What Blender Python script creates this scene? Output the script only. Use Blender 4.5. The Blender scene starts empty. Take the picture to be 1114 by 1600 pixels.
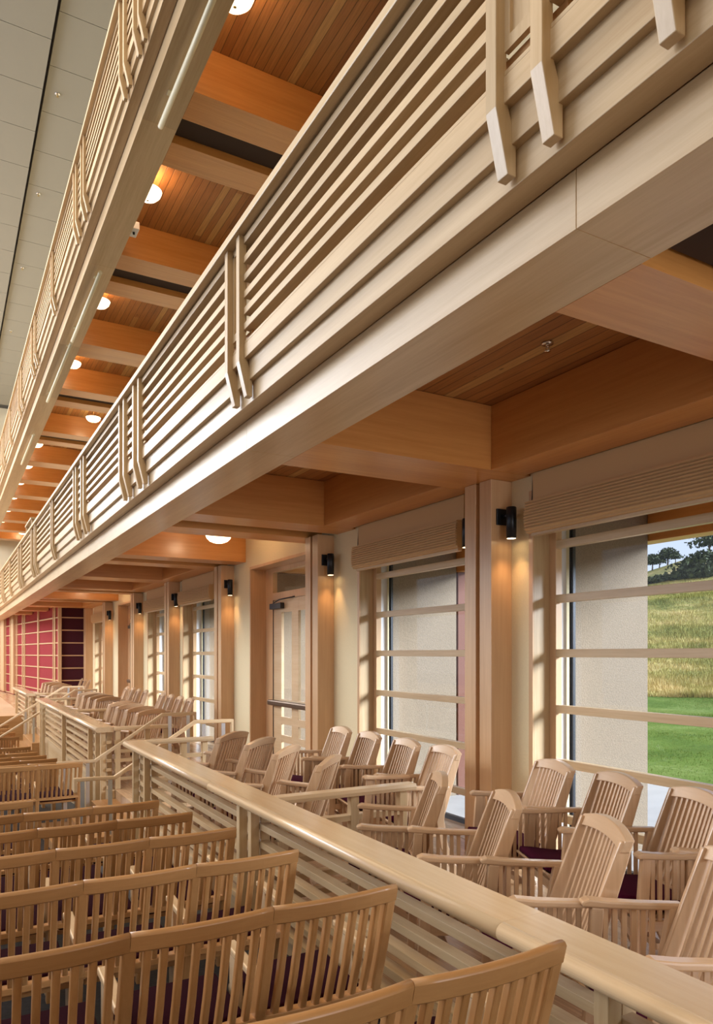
import bpy, bmesh, math, random
from mathutils import Vector, Matrix, Euler, noise
random.seed(7)
R = math.radians
SC = bpy.context.scene
COL = SC.collection

# ------------------------------------------------------------------ camera, world, sun, exposure
F_PX, HORIZON = 1142.0, 1021.0
TH = math.atan(645.0 / F_PX)
cd = bpy.data.cameras.new('camera')
cam = bpy.data.objects.new('camera', cd)
COL.objects.link(cam)
cam.location = (0, 0, 0)
cam.rotation_euler = (R(90), 0, -TH)
cd.sensor_fit = 'VERTICAL'
cd.sensor_height = 36.0
cd.lens = F_PX / 1600.0 * 36.0
cd.shift_y = (HORIZON - 800.0) / 1600.0
cd.clip_start = 0.05
cd.clip_end = 2000
SC.camera = cam

SC.view_settings.view_transform = 'Standard'
SC.view_settings.look = 'None'
SC.view_settings.gamma = 1
SC.view_settings.use_curve_mapping = False
SC.view_settings.exposure = 0.83
SC.cycles.diffuse_bounces = 8
SC.cycles.max_bounces = 14
SC.cycles.transparent_max_bounces = 16

w = bpy.data.worlds.new('sky')
SC.world = w
w.use_nodes = True
nt = w.node_tree
nt.nodes.clear()
wo = nt.nodes.new('ShaderNodeOutputWorld')
bg = nt.nodes.new('ShaderNodeBackground')
sky = nt.nodes.new('ShaderNodeTexSky')
sky.sky_type = 'NISHITA'
sky.sun_disc = False
sky.sun_elevation = R(42)
sky.sun_rotation = R(200)
sky.altitude = 50
sky.dust_density = 3.0
sky.air_density = 1.0
mixw = nt.nodes.new('ShaderNodeMix')
mixw.data_type = 'RGBA'
mixw.inputs[0].default_value = 0.8
mixw.inputs[7].default_value = (2.0, 2.25, 2.9, 1)
nt.links.new(sky.outputs[0], mixw.inputs[6])
nt.links.new(mixw.outputs[2], bg.inputs[0])
bg.inputs[1].default_value = 0.18
nt.links.new(bg.outputs[0], wo.inputs[0])

sd = bpy.data.lights.new('sun', 'SUN')
sd.energy = 7.5
sd.angle = R(22)
sd.color = (0.74, 0.86, 1.0)
so = bpy.data.objects.new('sun', sd)
COL.objects.link(so)
so.rotation_euler = Vector((-0.71, 0.60, -0.36)).to_track_quat('-Z', 'Y').to_euler()
so.location = (60, -30, 30)


def area(name, loc, size, size_y, direction, energy, color):
    ld = bpy.data.lights.new(name, 'AREA')
    ld.shape = 'RECTANGLE'
    ld.size, ld.size_y = size, size_y
    ld.energy = energy
    ld.color = color
    o = bpy.data.objects.new(name, ld)
    COL.objects.link(o)
    o.location = loc
    o.rotation_euler = Vector(direction).to_track_quat('-Z', 'Y').to_euler()
    return o


# tall windows of the opposite side of the hall, then unseen fill lights added behind the camera and overhead
area('hall_window_light', (-12, 27, 9.0), 34, 6, (1, -0.30, -0.40), 3800, (0.92, 0.95, 1.0))
area('hall_low_window_light', (-12, 20, 1.0), 36, 4, (1, 0, 0.02), 90, (0.95, 0.96, 1.0))
area('rear_fill_light', (-4, -2.6, 9.5), 12, 5, (0.25, 1, -0.35), 260, (1.0, 0.97, 0.93))  # fill added high behind the camera, no window stands here
area('rear_aisle_fill_light', (3.1, -7.0, -0.2), 3.0, 3.0, (0, 1, 0.06), 150, (0.96, 0.97, 1.0))  # added fill from behind, brightens beam and column faces turned to the camera
area('overhead_fill_light', (-3.5, 20, 13.0), 8, 38, (0, 0, -1), 1200, (1.0, 0.80, 0.56))  # warm overhead fill, added to brighten the hall

# ------------------------------------------------------------------ materials
MATS = {}


def new_mat(name):
    m = bpy.data.materials.new(name)
    m.use_nodes = True
    MATS[name] = m
    return m, m.node_tree, m.node_tree.nodes['Principled BSDF']


def N(t, kind, **kw):
    n = t.nodes.new(kind)
    for k, v in kw.items():
        setattr(n, k, v)
    return n


def ramp(t, cols, pos=None):
    r = t.nodes.new('ShaderNodeValToRGB')
    e = r.color_ramp.elements
    while len(e) < len(cols):
        e.new(0.5)
    for i, c in enumerate(cols):
        e[i].position = pos[i] if pos else i / (len(cols) - 1)
        e[i].color = (*c, 1)
    return r


def wood(name, dark, light, axis='Y', rough=0.38, fine=38, rand=0.12, stripe=0.0, coat=0.0):
    """grain stretched along one local axis, small tone change per object"""
    m, t, b = new_mat(name)
    tc = N(t, 'ShaderNodeTexCoord')
    mp = N(t, 'ShaderNodeMapping')
    s = [fine] * 3
    s['XYZ'.index(axis)] = fine * 0.045
    mp.inputs['Scale'].default_value = s
    t.links.new(tc.outputs['Object'], mp.inputs[0])
    n1 = N(t, 'ShaderNodeTexNoise')
    n1.inputs['Scale'].default_value = 1.0
    n1.inputs['Detail'].default_value = 5
    n1.inputs['Roughness'].default_value = 0.65
    t.links.new(mp.outputs[0], n1.inputs['Vector'])
    n2 = N(t, 'ShaderNodeTexNoise')
    n2.inputs['Scale'].default_value = 0.13
    n2.inputs['Detail'].default_value = 3
    t.links.new(mp.outputs[0], n2.inputs['Vector'])
    mx = N(t, 'ShaderNodeMath', operation='MULTIPLY_ADD')
    mx.inputs[1].default_value = 0.45
    t.links.new(n1.outputs[0], mx.inputs[0])
    m2 = N(t, 'ShaderNodeMath', operation='MULTIPLY')
    m2.inputs[1].default_value = 0.55
    t.links.new(n2.outputs[0], m2.inputs[0])
    t.links.new(m2.outputs[0], mx.inputs[2])
    rp = ramp(t, [dark, light], [0.34, 0.66])
    t.links.new(mx.outputs[0], rp.inputs[0])
    oi = N(t, 'ShaderNodeObjectInfo')
    mr = N(t, 'ShaderNodeMapRange')
    mr.inputs[3].default_value = 1 - rand
    mr.inputs[4].default_value = 1 + rand
    t.links.new(oi.outputs['Random'], mr.inputs[0])
    hs = N(t, 'ShaderNodeHueSaturation')
    t.links.new(rp.outputs[0], hs.inputs['Color'])
    t.links.new(mr.outputs[0], hs.inputs['Value'])
    t.links.new(hs.outputs[0], b.inputs['Base Color'])
    b.inputs['Roughness'].default_value = rough
    b.inputs['Coat Weight'].default_value = coat
    b.inputs['Coat Roughness'].default_value = 0.18
    bp = N(t, 'ShaderNodeBump')
    bp.inputs['Strength'].default_value = 0.04
    bp.inputs['Distance'].default_value = 0.002
    t.links.new(n1.outputs[0], bp.inputs['Height'])
    t.links.new(bp.outputs[0], b.inputs['Normal'])
    return m


def plain(name, col, rough=0.5, metal=0.0, nscale=0, namp=0.1, bump=0.0, emit=None, es=0):
    m, t, b = new_mat(name)
    b.inputs['Base Color'].default_value = (*col, 1)
    b.inputs['Roughness'].default_value = rough
    b.inputs['Metallic'].default_value = metal
    if nscale:
        tc = N(t, 'ShaderNodeTexCoord')
        n = N(t, 'ShaderNodeTexNoise')
        n.inputs['Scale'].default_value = nscale
        n.inputs['Detail'].default_value = 4
        t.links.new(tc.outputs['Object'], n.inputs['Vector'])
        rp = ramp(t, [tuple(c * (1 - namp) for c in col), tuple(min(1, c * (1 + namp)) for c in col)], [0.3, 0.7])
        t.links.new(n.outputs[0], rp.inputs[0])
        t.links.new(rp.outputs[0], b.inputs['Base Color'])
        if bump:
            bp = N(t, 'ShaderNodeBump')
            bp.inputs['Strength'].default_value = bump
            bp.inputs['Distance'].default_value = 0.01
            t.links.new(n.outputs[0], bp.inputs['Height'])
            t.links.new(bp.outputs[0], b.inputs['Normal'])
    if emit:
        b.inputs['Emission Color'].default_value = (*emit, 1)
        b.inputs['Emission Strength'].default_value = es
    return m


MAPLE_D, MAPLE_L = (0.45, 0.29, 0.14), (0.62, 0.455, 0.265)
FIR_D, FIR_L = (0.50, 0.20, 0.045), (0.66, 0.31, 0.09)
for ax in 'XYZ':
    wood('maple_' + ax, MAPLE_D, MAPLE_L, ax, 0.36, coat=0.15)
    wood('fir_' + ax, FIR_D, FIR_L, ax, 0.36, fine=30, rand=0.06, coat=0.25)
    wood('chair_' + ax, (0.47, 0.285, 0.155), (0.61, 0.40, 0.235), ax, 0.30, coat=0.5)
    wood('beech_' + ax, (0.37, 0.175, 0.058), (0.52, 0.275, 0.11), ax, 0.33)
    wood('column_' + ax, (0.52, 0.31, 0.155), (0.64, 0.405, 0.22), ax, 0.34, fine=34, rand=0.05, coat=0.25)
wood('cap_Y', (0.58, 0.40, 0.22), (0.68, 0.50, 0.31), 'Y', 0.25, coat=0.5, rand=0.04)
wood('cap_X', (0.55, 0.38, 0.21), (0.66, 0.48, 0.30), 'X', 0.28, coat=0.3)
plain('plaster', (0.70, 0.585, 0.36), 0.85, nscale=60, namp=0.03, bump=0.08)
plain('cream', (0.66, 0.58, 0.42), 0.9)
plain('ceiling_panel', (0.30, 0.28, 0.225), 0.85)
plain('black_metal', (0.02, 0.021, 0.024), 0.35, 0.6)
plain('dark_metal', (0.05, 0.05, 0.055), 0.4, 0.7)
plain('bronze', (0.16, 0.11, 0.075), 0.35, 0.8)
plain('steel', (0.62, 0.64, 0.66), 0.3, 0.85)
plain('chrome', (0.7, 0.7, 0.7), 0.15, 1.0)
plain('brass', (0.45, 0.32, 0.14), 0.35, 0.8)
plain('tube', (0.70, 0.62, 0.42), 0.45)
plain('burgundy', (0.055, 0.002, 0.018), 0.9, nscale=300, namp=0.25, bump=0.1)
plain('seat_fabric', (0.022, 0.001, 0.006), 0.95, nscale=300, namp=0.25)
for nm_ in ('burgundy', 'seat_fabric'):
    MATS[nm_].node_tree.nodes['Principled BSDF'].inputs['Specular IOR Level'].default_value = 0.12
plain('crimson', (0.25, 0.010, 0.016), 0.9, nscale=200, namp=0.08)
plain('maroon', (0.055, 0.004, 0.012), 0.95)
plain('white_paint', (0.75, 0.75, 0.76), 0.5)
plain('dark_floor', (0.03, 0.028, 0.03), 0.8, nscale=40, namp=0.3)
plain('stucco', (0.24, 0.18, 0.12), 0.95, nscale=80, namp=0.13, bump=0.5)
plain('concrete', (0.38, 0.36, 0.34), 0.9, nscale=4, namp=0.05)
plain('slot_shadow', (0.045, 0.022, 0.012), 0.9)  # shade inside the beam slots, given as a colour
plain('lamp_glass', (0.9, 0.8, 0.65), 0.4, emit=(1, 0.74, 0.46), es=3.2)
plain('lamp_core', (1, 0.9, 0.7), 0.4, emit=(1, 0.72, 0.38), es=9.0)
plain('shade_cloth', (0.58, 0.38, 0.19), 0.9)
plain('foliage', (0.045, 0.06, 0.02), 0.9, nscale=1.2, namp=0.6, bump=0.4)
plain('bark', (0.10, 0.07, 0.045), 0.9)
plain('cedar', (0.16, 0.055, 0.03), 0.8)

# glass pane: clear, a little reflection
m, t, b = new_mat('glass')
t.nodes.remove(b)
tr = N(t, 'ShaderNodeBsdfTransparent')
gl = N(t, 'ShaderNodeBsdfGlossy')
gl.inputs['Roughness'].default_value = 0.02
lw = N(t, 'ShaderNodeLayerWeight')
lw.inputs[0].default_value = 0.5
pw_ = N(t, 'ShaderNodeMath', operation='POWER')
pw_.inputs[1].default_value = 4.0
t.links.new(lw.outputs['Facing'], pw_.inputs[0])
fr = N(t, 'ShaderNodeMath', operation='MULTIPLY_ADD')
fr.inputs[1].default_value = 0.4
fr.inputs[2].default_value = 0.015
t.links.new(pw_.outputs[0], fr.inputs[0])
ms = N(t, 'ShaderNodeMixShader')
t.links.new(fr.outputs[0], ms.inputs[0])
t.links.new(tr.outputs[0], ms.inputs[1])
t.links.new(gl.outputs[0], ms.inputs[2])
t.links.new(ms.outputs[0], t.nodes['Material Output'].inputs[0])


def boards(name, cols, width, axis='X', rough=0.5, seg=0.0, groove=True):
    """boards of one width side by side, each with its own tone, with knots and grain"""
    m, t, b = new_mat(name)
    tc = N(t, 'ShaderNodeTexCoord')
    sp = N(t, 'ShaderNodeSeparateXYZ')
    t.links.new(tc.outputs['Object'], sp.inputs[0])
    across, along = (0, 1) if axis == 'X' else (1, 0)
    dv = N(t, 'ShaderNodeMath', operation='DIVIDE')
    dv.inputs[1].default_value = width
    t.links.new(sp.outputs[across], dv.inputs[0])
    fl = N(t, 'ShaderNodeMath', operation='FLOOR')
    t.links.new(dv.outputs[0], fl.inputs[0])
    cb = N(t, 'ShaderNodeCombineXYZ')
    t.links.new(fl.outputs[0], cb.inputs[0])
    if seg:
        w1 = N(t, 'ShaderNodeTexWhiteNoise', noise_dimensions='1D')
        t.links.new(fl.outputs[0], w1.inputs['W'])
        d2 = N(t, 'ShaderNodeMath', operation='DIVIDE')
        d2.inputs[1].default_value = seg
        t.links.new(sp.outputs[along], d2.inputs[0])
        ad = N(t, 'ShaderNodeMath', operation='ADD')
        t.links.new(d2.outputs[0], ad.inputs[0])
        t.links.new(w1.outputs[0], ad.inputs[1])
        f2 = N(t, 'ShaderNodeMath', operation='FLOOR')
        t.links.new(ad.outputs[0], f2.inputs[0])
        t.links.new(f2.outputs[0], cb.inputs[1])
    wn = N(t, 'ShaderNodeTexWhiteNoise', noise_dimensions='2D')
    t.links.new(cb.outputs[0], wn.inputs['Vector'])
    rp = ramp(t, cols)
    t.links.new(wn.outputs[0], rp.inputs[0])
    mp = N(t, 'ShaderNodeMapping')
    sc = [3, 3, 3]
    sc[across] = 60
    mp.inputs['Scale'].default_value = sc
    t.links.new(tc.outputs['Object'], mp.inputs[0])
    n1 = N(t, 'ShaderNodeTexNoise')
    n1.inputs['Scale'].default_value = 1
    n1.inputs['Detail'].default_value = 4
    t.links.new(mp.outputs[0], n1.inputs['Vector'])
    mr = N(t, 'ShaderNodeMapRange')
    mr.inputs[1].default_value = 0.3
    mr.inputs[2].default_value = 0.7
    mr.inputs[3].default_value = 0.8
    mr.inputs[4].default_value = 1.15
    t.links.new(n1.outputs[0], mr.inputs[0])
    hs = N(t, 'ShaderNodeHueSaturation')
    t.links.new(rp.outputs[0], hs.inputs['Color'])
    vo = N(t, 'ShaderNodeTexVoronoi')
    mpv = N(t, 'ShaderNodeMapping')
    mpv.inputs['Scale'].default_value = [4.5, 2.2, 1] if axis == 'X' else [2.2, 4.5, 1]
    t.links.new(tc.outputs['Object'], mpv.inputs[0])
    t.links.new(mpv.outputs[0], vo.inputs['Vector'])
    vo.inputs['Scale'].default_value = 1
    kr = N(t, 'ShaderNodeMapRange')
    kr.inputs[1].default_value = 0.03
    kr.inputs[2].default_value = 0.07
    kr.inputs[3].default_value = 0.4
    kr.inputs[4].default_value = 1.0
    t.links.new(vo.outputs['Distance'], kr.inputs[0])
    mu = N(t, 'ShaderNodeMath', operation='MULTIPLY')
    t.links.new(mr.outputs[0], mu.inputs[0])
    t.links.new(kr.outputs[0], mu.inputs[1])
    fc = N(t, 'ShaderNodeMath', operation='FRACT')
    t.links.new(dv.outputs[0], fc.inputs[0])
    c2 = N(t, 'ShaderNodeMath', operation='SUBTRACT')
    c2.inputs[1].default_value = 0.5
    t.links.new(fc.outputs[0], c2.inputs[0])
    c3 = N(t, 'ShaderNodeMath', operation='ABSOLUTE')
    t.links.new(c2.outputs[0], c3.inputs[0])
    gr = N(t, 'ShaderNodeMapRange')
    gr.inputs[1].default_value = 0.45
    gr.inputs[2].default_value = 0.49
    gr.inputs[3].default_value = 1.0
    gr.inputs[4].default_value = 0.25 if groove else 0.8
    t.links.new(c3.outputs[0], gr.inputs[0])
    m3 = N(t, 'ShaderNodeMath', operation='MULTIPLY')
    t.links.new(mu.outputs[0], m3.inputs[0])
    t.links.new(gr.outputs[0], m3.inputs[1])
    t.links.new(m3.outputs[0], hs.inputs['Value'])
    t.links.new(hs.outputs[0], b.inputs['Base Color'])
    b.inputs['Roughness'].default_value = rough
    bp = N(t, 'ShaderNodeBump')
    bp.inputs['Strength'].default_value = 0.5 if groove else 0.05
    bp.inputs['Distance'].default_value = 0.01
    t.links.new(gr.outputs[0], bp.inputs['Height'])
    t.links.new(bp.outputs[0], b.inputs['Normal'])


boards('plank_ceiling', [(0.30, 0.115, 0.030), (0.42, 0.19, 0.055), (0.36, 0.15, 0.04), (0.55, 0.33, 0.12)], 0.1, 'X', 0.5, seg=11)
boards('wood_floor', [(0.42, 0.25, 0.13), (0.58, 0.38, 0.21), (0.50, 0.31, 0.17), (0.64, 0.46, 0.29)], 0.075, 'X', 0.25, seg=0.9, groove=False)
boards('stage_floor', [(0.62, 0.42, 0.26), (0.70, 0.50, 0.32)], 0.08, 'Y', 0.3, seg=1.5, groove=False)


def ground_mat(name, cols, scale, scale2):
    m, t, b = new_mat(name)
    tc = N(t, 'ShaderNodeTexCoord')
    n1 = N(t, 'ShaderNodeTexNoise')
    n1.inputs['Scale'].default_value = scale
    n1.inputs['Detail'].default_value = 8
    n1.inputs['Roughness'].default_value = 0.7
    t.links.new(tc.outputs['Object'], n1.inputs['Vector'])
    n2 = N(t, 'ShaderNodeTexNoise')
    n2.inputs['Scale'].default_value = scale2
    n2.inputs['Detail'].default_value = 6
    t.links.new(tc.outputs['Object'], n2.inputs['Vector'])
    a = N(t, 'ShaderNodeMath', operation='ADD')
    t.links.new(n1.outputs[0], a.inputs[0])
    t.links.new(n2.outputs[0], a.inputs[1])
    h = N(t, 'ShaderNodeMath', operation='MULTIPLY')
    h.inputs[1].default_value = 0.5
    t.links.new(a.outputs[0], h.inputs[0])
    rp = ramp(t, cols, [0.38, 0.5, 0.62][:len(cols)] if len(cols) == 3 else None)
    t.links.new(h.outputs[0], rp.inputs[0])
    t.links.new(rp.outputs[0], b.inputs['Base Color'])
    b.inputs['Roughness'].default_value = 0.95
    b.inputs['Specular IOR Level'].default_value = 0.1


ground_mat('lawn', [(0.060, 0.105, 0.014), (0.095, 0.150, 0.022), (0.15, 0.20, 0.05)], 9, 0.7)
ground_mat('meadow', [(0.13, 0.15, 0.035), (0.31, 0.27, 0.085), (0.55, 0.42, 0.20)], 0.9, 0.14)
ground_mat('blade_green', [(0.05, 0.09, 0.012), (0.10, 0.15, 0.022), (0.22, 0.25, 0.07)], 5, 1.5)
ground_mat('blade_dry', [(0.13, 0.15, 0.035), (0.33, 0.29, 0.09), (0.62, 0.47, 0.22)], 0.5, 0.14)


# ------------------------------------------------------------------ mesh helpers
class MB:
    def __init__(self):
        self.v = []
        self.f = []
        self.smooth = []

    def add(self, verts, faces, smooth=False):
        o = len(self.v)
        self.v += [tuple(p) for p in verts]
        self.f += [tuple(i + o for i in f) for f in faces]
        self.smooth += [smooth] * len(faces)
        return self

    def box(self, x0, x1, y0, y1, z0, z1):
        x0, x1 = min(x0, x1), max(x0, x1)
        y0, y1 = min(y0, y1), max(y0, y1)
        z0, z1 = min(z0, z1), max(z0, z1)
        v = [(x0, y0, z0), (x1, y0, z0), (x1, y1, z0), (x0, y1, z0), (x0, y0, z1), (x1, y0, z1), (x1, y1, z1), (x0, y1, z1)]
        f = [(0, 3, 2, 1), (4, 5, 6, 7), (0, 1, 5, 4), (1, 2, 6, 5), (2, 3, 7, 6), (3, 0, 4, 7)]
        return self.add(v, f)

    def hexa(self, lo, hi):
        """lo, hi: four corners each, same order (counter-clockwise seen from above)"""
        return self.add(list(lo) + list(hi), [(0, 3, 2, 1), (4, 5, 6, 7), (0, 1, 5, 4), (1, 2, 6, 5), (2, 3, 7, 6), (3, 0, 4, 7)])

    def prism(self, pts, axis, a, b, smooth=False):
        """extrude closed 2D outline along an axis; pts in the two other axes in order"""
        n = len(pts)

        def mk(p, s):
            if axis == 'X':
                return (s, p[0], p[1])
            if axis == 'Y':
                return (p[0], s, p[1])
            return (p[0], p[1], s)
        v = [mk(p, a) for p in pts] + [mk(p, b) for p in pts]
        f = [tuple(range(n))[::-1], tuple(range(n, 2 * n))]
        self.add(v, f)
        o = len(self.v) - 2 * n
        for i in range(n):
            j = (i + 1) % n
            self.f.append((o + i, o + j, o + n + j, o + n + i))
            d = math.hypot(pts[i][0] - pts[j][0], pts[i][1] - pts[j][1])
            self.smooth.append((d < 0.02) if smooth == 'auto' else smooth)
        return self

    def sweep(self, path, w, h, up=(0, 0, 1)):
        """rectangular bar w (sideways) x h (along up) centred on a polyline"""
        up = Vector(up)
        P = [Vector(p) for p in path]
        rings = []
        for i, p in enumerate(P):
            d = (P[min(i + 1, len(P) - 1)] - P[max(i - 1, 0)]).normalized()
            s = d.cross(up)
            if s.length < 1e-5:
                s = Vector((1, 0, 0))
            s.normalize()
            u = s.cross(d).normalized()
            ww = w[i] if isinstance(w, (list, tuple)) else w
            hh = h[i] if isinstance(h, (list, tuple)) else h
            rings.append([p - s * ww / 2 - u * hh / 2, p + s * ww / 2 - u * hh / 2, p + s * ww / 2 + u * hh / 2, p - s * ww / 2 + u * hh / 2])
        v = [q for r in rings for q in r]
        f = [(0, 1, 2, 3)[::-1], tuple(4 * (len(P) - 1) + k for k in range(4))]
        for i in range(len(P) - 1):
            for k in range(4):
                a, b2 = 4 * i + k, 4 * i + (k + 1) % 4
                f.append((a, b2, b2 + 4, a + 4))
        return self.add(v, f)

    def tube(self, path, r, seg=12, caps=True):
        P = [Vector(p) for p in path]
        v, f = [], []
        for i, p in enumerate(P):
            d = (P[min(i + 1, len(P) - 1)] - P[max(i - 1, 0)]).normalized()
            a = Vector((0, 0, 1)) if abs(d.z) < 0.9 else Vector((1, 0, 0))
            s = d.cross(a).normalized()
            u = s.cross(d).normalized()
            rr = r[i] if isinstance(r, (list, tuple)) else r
            for k in range(seg):
                an = 2 * math.pi * k / seg
                v.append(p + s * math.cos(an) * rr + u * math.sin(an) * rr)
        for i in range(len(P) - 1):
            for k in range(seg):
                a2, b2 = i * seg + k, i * seg + (k + 1) % seg
                f.append((a2, b2, b2 + seg, a2 + seg))
        self.add(v, f, True)
        if caps:
            o = len(self.v) - len(v)
            self.f.append(tuple(o + k for k in range(seg))[::-1])
            self.smooth.append(False)
            self.f.append(tuple(o + len(v) - seg + k for k in range(seg)))
            self.smooth.append(False)
        return self

    def lathe(self, prof, c, seg=28):
        v, f = [], []
        for (r, z) in prof:
            for k in range(seg):
                an = 2 * math.pi * k / seg
                v.append((c[0] + r * math.cos(an), c[1] + r * math.sin(an), c[2] + z))
        for i in range(len(prof) - 1):
            for k in range(seg):
                a, b2 = i * seg + k, i * seg + (k + 1) % seg
                f.append((a, b2, b2 + seg, a + seg))
        return self.add(v, f, True)

    def build(self, name, mat, parent=None, origin=None, bevel=0.0, bseg=2):
        me = bpy.data.meshes.new(name)
        if parent is not None:
            off = world_loc(parent)
            o0 = Vector((0, 0, 0))
        else:
            if origin is None:
                xs = [p[0] for p in self.v]
                ys = [p[1] for p in self.v]
                zs = [p[2] for p in self.v]
                origin = ((min(xs) + max(xs)) / 2, (min(ys) + max(ys)) / 2, min(zs))
            off = Vector(origin)
            o0 = off
        me.from_pydata([tuple(Vector(p) - off) for p in self.v], [], self.f)
        me.polygons.foreach_set('use_smooth', self.smooth)
        bm = bmesh.new()
        bm.from_mesh(me)
        bmesh.ops.recalc_face_normals(bm, faces=bm.faces)
        bm.to_mesh(me)
        bm.free()
        me.materials.append(MATS[mat])
        o = bpy.data.objects.new(name, me)
        COL.objects.link(o)
        if parent is not None:
            o.parent = parent
        o.location = o0
        if bevel:
            md = o.modifiers.new('bevel', 'BEVEL')
            md.width = bevel
            md.segments = bseg
            md.limit_method = 'ANGLE'
            md.angle_limit = R(50)
            md.harden_normals = False
        return o


def world_loc(o):
    v = Vector(o.location)
    while o.parent:
        o = o.parent
        v = v + Vector(o.location)
    return v


def tag(o, label=None, cat=None, group=None, kind=None):
    if label:
        o['label'] = label
    if cat:
        o['category'] = cat
    if group:
        o['group'] = group
    if kind:
        o['kind'] = kind
    return o


def empty(name, loc, label, cat, group=None):
    o = bpy.data.objects.new(name, None)
    COL.objects.link(o)
    o.location = loc
    o.empty_display_size = 0.1
    return tag(o, label, cat, group)


def struct(o):
    o['kind'] = 'structure'
    return o


def copy_tree(o, parent=None):
    c = o.copy()
    COL.objects.link(c)
    if parent is not None:
        c.parent = parent
    for ch in list(KIDS.get(o.name, [])):
        copy_tree(ch, c)
    return c


KIDS = {}


def index_kids(root):
    """remember a prototype's tree once so that copies never scan the file"""
    def rec(o):
        KIDS[o.name] = [c for c in ALL if c.parent == o]
        for c in KIDS[o.name]:
            rec(c)
    ALL = list(bpy.data.objects)
    rec(root)


def light(name, kind, loc, energy, color, parent=None, **kw):
    ld = bpy.data.lights.new(name, kind)
    ld.energy = energy
    ld.color = color
    for k, v in kw.items():
        setattr(ld, k, v)
    o = bpy.data.objects.new(name, ld)
    COL.objects.link(o)
    if parent is not None:
        o.parent = parent
        o.location = Vector(loc) - world_loc(parent)
    else:
        o.location = loc
    return o


ORD = ['first', 'second', 'third', 'fourth', 'fifth', 'sixth', 'seventh', 'eighth', 'ninth', 'tenth', 'eleventh', 'twelfth', 'thirteenth', 'fourteenth', 'fifteenth', 'sixteenth']

# ------------------------------------------------------------------ layout numbers
UP = 4.55            # one storey
ZT = -1.78           # side terrace floor
XW = 4.35            # window wall plaster face
ZS = 1.507           # soffit of the long beam and the cross beams
ZP = 2.04            # plank ceiling
WING = [(2.45, 4.66), (5.56, 7.62)]
COLS = [(1.63, 'D'), (5.108, 'S'), (8.47, 'D'), (12.17, 'D'), (15.49, 'S'), (18.73, 'D'), (22.5, 'D'), (25.85, 'S')]
BEAMS = [(1.70, 'D'), (5.03, 'S'), (8.40, 'D'), (12.10, 'D'), (15.40, 'S'), (18.5, 'D'), (22.2, 'D'), (25.4, 'S'),
         (28.2, 'S'), (31.0, 'S'), (34.0, 'S'), (37.0, 'S'), (40.0, 'S'), (43.0, 'S')]
POSTS = [(1.60, 'D'), (4.80, 'S'), (8.06, 'D'), (11.43, 'D'), (14.5, 'S'), (17.75, 'D'), (21.05, 'D'), (24.4, 'S'), (27.5, 'D'), (30.6, 'S'), (33.5, 'S'), (36.5, 'D'), (39.5, 'S')]
Y0, Y1 = -1.5, 45.0
RX = 1.935           # long beam outer face


def fz(y):
    """floor height of the raked stalls"""
    P = [(-3, -1.33), (1.2, -1.66), (6.9, -2.13), (9.3, -2.23), (14.0, -2.60), (17.2, -2.68), (22, -2.68)]
    if y <= P[0][0]:
        return P[0][1]
    for (a, za), (b2, zb) in zip(P, P[1:]):
        if y <= b2:
            return za + (zb - za) * (y - a) / (b2 - a)
    return P[-1][1]


# ------------------------------------------------------------------ structure: floors, walls, ceilings
fb = MB()
ys = [-3, 1.2, 6.9, 9.3, 14.0, 17.2, 22.0]
for a, b2 in zip(ys, ys[1:]):
    fb.hexa([(-15, a, -3.1), (1.95, a, -3.1), (1.95, b2, -3.1), (-15, b2, -3.1)],
            [(-15, a, fz(a)), (1.95, a, fz(a)), (1.95, b2, fz(b2)), (-15, b2, fz(b2))])
struct(fb.build('floor', 'dark_floor'))
struct(MB().box(1.95, 4.80, -3, 45, -3.1, ZT).build('floor', 'wood_floor'))
sf = struct(MB().box(-15, 1.95, 22.0, 45, -3.1, -1.72).build('floor', 'stage_floor'))
# terrace edge boards (solid base under the railings) and stage front
struct(MB().box(1.90, 1.948, -3, 8.30, -3.0, ZT - 0.002).build('trim_1', 'maple_Y', bevel=0.003))
struct(MB().box(1.90, 1.948, 9.85, 17.1, -3.0, ZT - 0.002).build('trim_2', 'maple_Y', bevel=0.003))
struct(MB().box(1.90, 1.948, 19.15, 22.0, -3.0, ZT - 0.002).build('trim_3', 'maple_Y', bevel=0.003))
struct(MB().box(-15, 1.9, 21.95, 22.03, -2.9, -1.70).build('trim_4', 'beech_X', bevel=0.01))
# steps of the two aisles
for (ya, yb) in ((8.30, 9.85), (17.1, 19.15)):
    zf = fz((ya + yb) / 2)
    n = 3 if ya < 10 else 5
    for k in range(n):
        z = ZT - (k + 1) * (ZT - zf) / (n + 1)
        x1 = 1.95 - 0.3 * k
        struct(MB().box(x1 - 0.3, x1, ya, yb, zf - 0.3, z).build('trim_%d' % (5 + k), 'beech_Y', bevel=0.006))

# window wall with openings: (y0, y1, z0, z1, kind)
OPEN = [(-0.9, 1.15, ZT, 1.35, 'w'), (2.45, 4.66, ZT, 1.35, 'w'), (5.56, 7.62, ZT, 1.35, 'w'), (9.02, 11.18, ZT, 1.374, 'd'),
        (12.95, 15.02, ZT, 1.35, 'w'), (15.95, 18.03, ZT, 1.35, 'w'), (19.34, 21.5, ZT, 1.374, 'd'), (23.2, 25.2, ZT, 1.35, 'w')]
wb = MB()
edge = -3.0
for (a, b2, z0, z1, k) in OPEN:
    wb.box(XW, 4.78, edge, a, ZT - 0.3, 2.03)
    wb.box(XW, 4.78, a, b2, z1, 2.03)
    edge = b2
wb.box(XW, 4.78, edge, 45, ZT - 0.3, 2.03)
wb.box(XW, 4.78, -3, 45, 2.03, 13.5)
struct(wb.build('wall_right', 'plaster'))
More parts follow.
